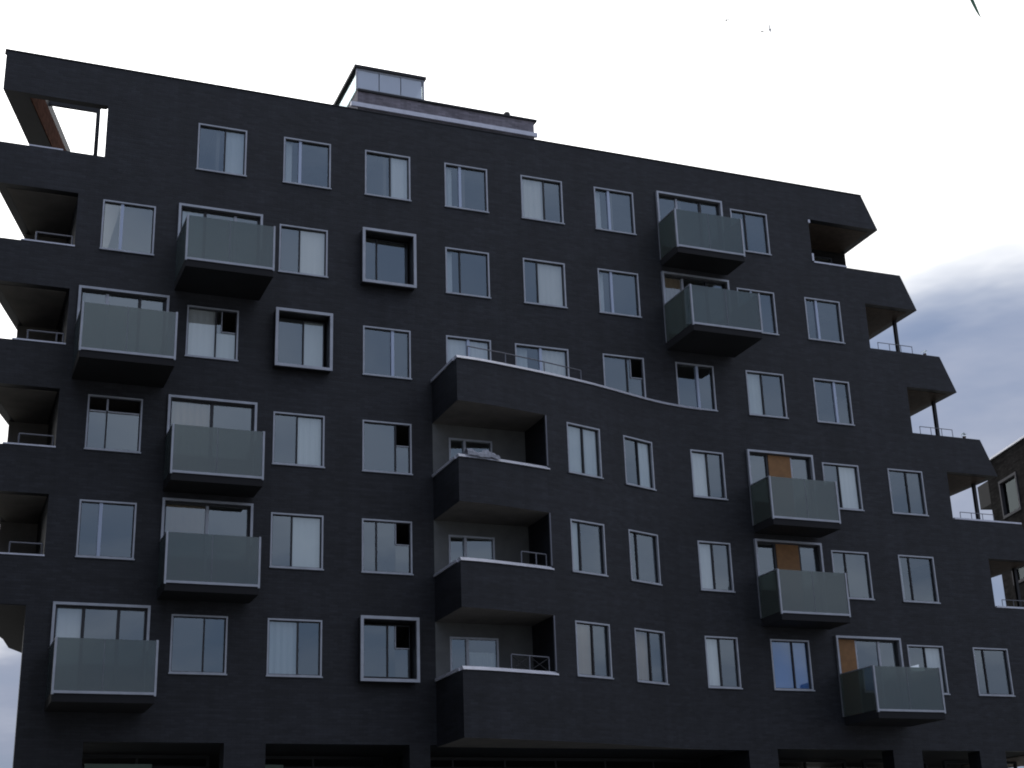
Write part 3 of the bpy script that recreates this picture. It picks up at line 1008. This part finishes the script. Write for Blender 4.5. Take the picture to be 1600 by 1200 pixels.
# ------------------------------------------------------------------ unseen wing left of the view, added to block sky light
lw = thing('apartment_building', 'unseen dark brick wing left of the black building, added to block sky light', 'building', (-7.0, 14.0, 0), rz=-math.pi / 2)
w = MB()
lops = [(1.5 + i * 3.2, 3.1 + i * 3.2, 7.9 + 3 * k, 9.5 + 3 * k) for k in range(5) for i in range(10)]
wall_grid(w, 0, 34, 0, 24, [], depth=.2)
w.poly([(0, 0, 0), (0, -9, 0), (0, -9, 24), (0, 0, 24)])
w.poly([(34, 0, 0), (34, -9, 0), (34, -9, 24), (34, 0, 24)])
w.poly([(0, 0, 24), (34, 0, 24), (34, -9, 24), (0, -9, 24)])
w.build('wall', 'black_brick', lw, fix=False)
for o in lops:
    f = MB(); ring(f, o[0], o[1], o[2], o[3], .06, .003, .05); fo = f.build('window', 'metal_trim', lw)
    p = MB(); p.poly([(o[0] + .06, .03, o[2] + .06), (o[1] - .06, .03, o[2] + .06), (o[1] - .06, .03, o[3] - .06), (o[0] + .06, .03, o[3] - .06)])
    p.build('pane', 'pane_glass', fo, fix=False)

# ------------------------------------------------------------------ plants on the stepped terraces
def plant(x, y, z, label, sc):
    t = thing('potted_plant', label, 'plant', (x, y, z), 'small plants on the stepped terraces')
    p = MB(); p.tube((0, 0, 0), (0, 0, .16 * sc), .07 * sc, .10 * sc, 10); p.build('pot', 'terracotta', t)
    l = MB()
    rnd = random.Random(int(x * 100))
    for i in range(46):
        a_, e_ = rnd.uniform(0, 6.28), rnd.uniform(.2, 1.4)
        r_ = rnd.uniform(.08, .2) * sc
        c0 = Vector((math.cos(a_) * math.cos(e_), math.sin(a_) * math.cos(e_), math.sin(e_))) * r_ + Vector((0, 0, .17 * sc))
        d = Vector((rnd.uniform(-1, 1), rnd.uniform(-1, 1), rnd.uniform(-.3, 1))).normalized() * .07 * sc
        sd = d.orthogonal().normalized() * .03 * sc
        l.poly([c0, c0 + d * .5 + sd, c0 + d, c0 + d * .5 - sd])
    l.build('leaves', 'leaf', t, fix=False)


plant(32.40, .12, BZ + 3 * 4 + 1.15, 'small dark tufted plant on the upper right stepped parapet', .62)
plant(33.62, .12, BZ + 3 * 3 + 1.15, 'small green plant on the lower right stepped parapet', .66)

# ------------------------------------------------------------------ tree whose twig tip hangs into the top right corner
def make_tree():
    tip = Vector((0, 0, 0))
    # tip of the twig, ten metres from the lens on the ray through the corner
    camp = Vector((0, -39.667, 1.6))
    d_tip = Vector((.5845, .620, .5235)).normalized()
    d_in = Vector((.575, .620, .534)).normalized()
    P_tip = camp + d_tip * 10.0
    P_up = camp + d_in * 10.0
    base = Vector((10.6, -34.9, 0.0))
    t = thing('tree', 'street tree with one thin green leaf tip hanging into the top right corner', 'tree', base)
    tr = MB()
    pts = [Vector((0, 0, 0)), Vector((.06, .05, 2.2)), Vector((-.05, .1, 4.6)), Vector((.05, .0, 7.0)), Vector((0.1, 0, 9.5))]
    rad = [.20, .16, .13, .09, .03]
    for i in range(4):
        tr.tube(pts[i], pts[i + 1], rad[i], rad[i + 1], 10)
    tr.build('trunk', 'bark', t)
    rnd = random.Random(3)
    br, lv = MB(), MB()
    ends = []
    for i in range(26):
        z = rnd.uniform(4.2, 9.0)
        a_ = rnd.uniform(-1.9, 1.5)                      # away from the view
        ln = rnd.uniform(1.0, 2.6) * (1.2 - (z - 4) / 9)
        s0 = Vector((0, 0, z))
        e0 = s0 + Vector((math.cos(a_) * ln, math.sin(a_) * ln, rnd.uniform(.3, 1.1)))
        if e0.x < .2:
            e0.x = .2 + rnd.random()
        br.tube(s0, e0, .045, .012, 6)
        ends.append((s0, e0))
    # the one limb that reaches over the corner of the view
    P1 = P_up - base + Vector((.10, -.02, .35))
    s0 = Vector((0, 0, 7.6))
    br.tube(s0, P1 + Vector((1.2, -.4, 1.0)), .05, .03, 6)
    br.tube(P1 + Vector((1.2, -.4, 1.0)), P1 + Vector((.1, 0, .35)), .03, .012, 6)
    br.tube(P1 + Vector((.1, 0, .35)), P_up - base + Vector((0, 0, .12)), .012, .008, 6)
    br.build('branch', 'bark', t)
    for s0, e0 in ends:
        for k in range(70):
            f = rnd.uniform(.3, 1.1)
            c0 = s0.lerp(e0, f) + Vector((rnd.gauss(0, .22), rnd.gauss(0, .22), rnd.gauss(0, .2)))
            d = Vector((rnd.uniform(-1, 1), rnd.uniform(-1, 1), rnd.uniform(-1, .3))).normalized() * rnd.uniform(.09, .16)
            sd = d.orthogonal().normalized() * rnd.uniform(.02, .035)
            lv.poly([c0, c0 + d * .45 + sd, c0 + d, c0 + d * .45 - sd])
    lf = lv.build('crown', 'leaf', t, fix=False)
    # the drooping long leaf that is seen
    l = MB()
    a_, b_ = P_up - base + Vector((-.02, 0, .13)), P_tip - base
    ax = (b_ - a_)
    side = ax.cross(d_in).normalized()
    n = 10
    L_, R_ = [], []
    for i in range(n + 1):
        f = i / n
        wv = .0105 * math.sin(math.pi * min(1, .12 + f * .86)) ** .6
        bend = side * .004 * math.sin(f * 5)
        c0 = a_ + ax * f + bend
        nrm_ = d_in * .006
        L_.append((l.bm.verts.new(c0 - side * wv - nrm_)))
        R_.append((l.bm.verts.new(c0 + side * wv + nrm_)))
    for i in range(n):
        l.bm.faces.new((L_[i], R_[i], R_[i + 1], L_[i + 1]))
    l.build('leaf', 'leaf', t, fix=False)


make_tree()

# ------------------------------------------------------------------ distant birds, pale specks in the white sky
def bird(px, loc, label, roll, sc):
    t = thing('bird', label, 'bird', loc, 'birds far up in the white sky')
    b = MB()
    b.tube((-.22, 0, 0), (.0, 0, .02), .02, .06, 8)
    b.tube((.0, 0, .02), (.2, 0, .03), .06, .02, 8)
    b.build('body', 'bird_grey', t)
    for s_ in (-1, 1):
        w_ = MB()
        w_.hexa([(-.07, 0, .02), (.08, 0, .02), (.06, .45 * s_, .16), (-.02, .45 * s_, .16)],
                [(-.07, 0, .035), (.08, 0, .035), (.06, .45 * s_, .17), (-.02, .45 * s_, .17)])
        w_.build('wing', 'bird_grey', t)
    t.rotation_euler = (roll, 0, px)
    t.scale = (sc, sc, sc)


def sky_at(dirv, dist):
    return Vector((0, -39.667, 1.6)) + Vector(dirv).normalized() * dist


def pix(px, py):
    Rv, Uv, Fv = Vector((.92818742, -.37071627, -.032211)), Vector((-.09822423, -.32758016, .9397038)), Vector((.35891518, .86905735, .3404691))
    return Fv + Rv * ((px - 800) / 2296.975) - Uv * ((py - 600) / 2296.975)


bird(R(60), sky_at(pix(1135, 32), 160), 'tiny grey bird gliding at the left of the three in the sky', 0, 1.3)
bird(R(20), sky_at(pix(1190, 50), 160), 'tiny grey bird in the middle of the three in the sky', .5, 1.3)
bird(R(-30), sky_at(pix(1203, 47), 160), 'tiny grey bird with raised wings, rightmost of the three in the sky', 1.3, 1.3)
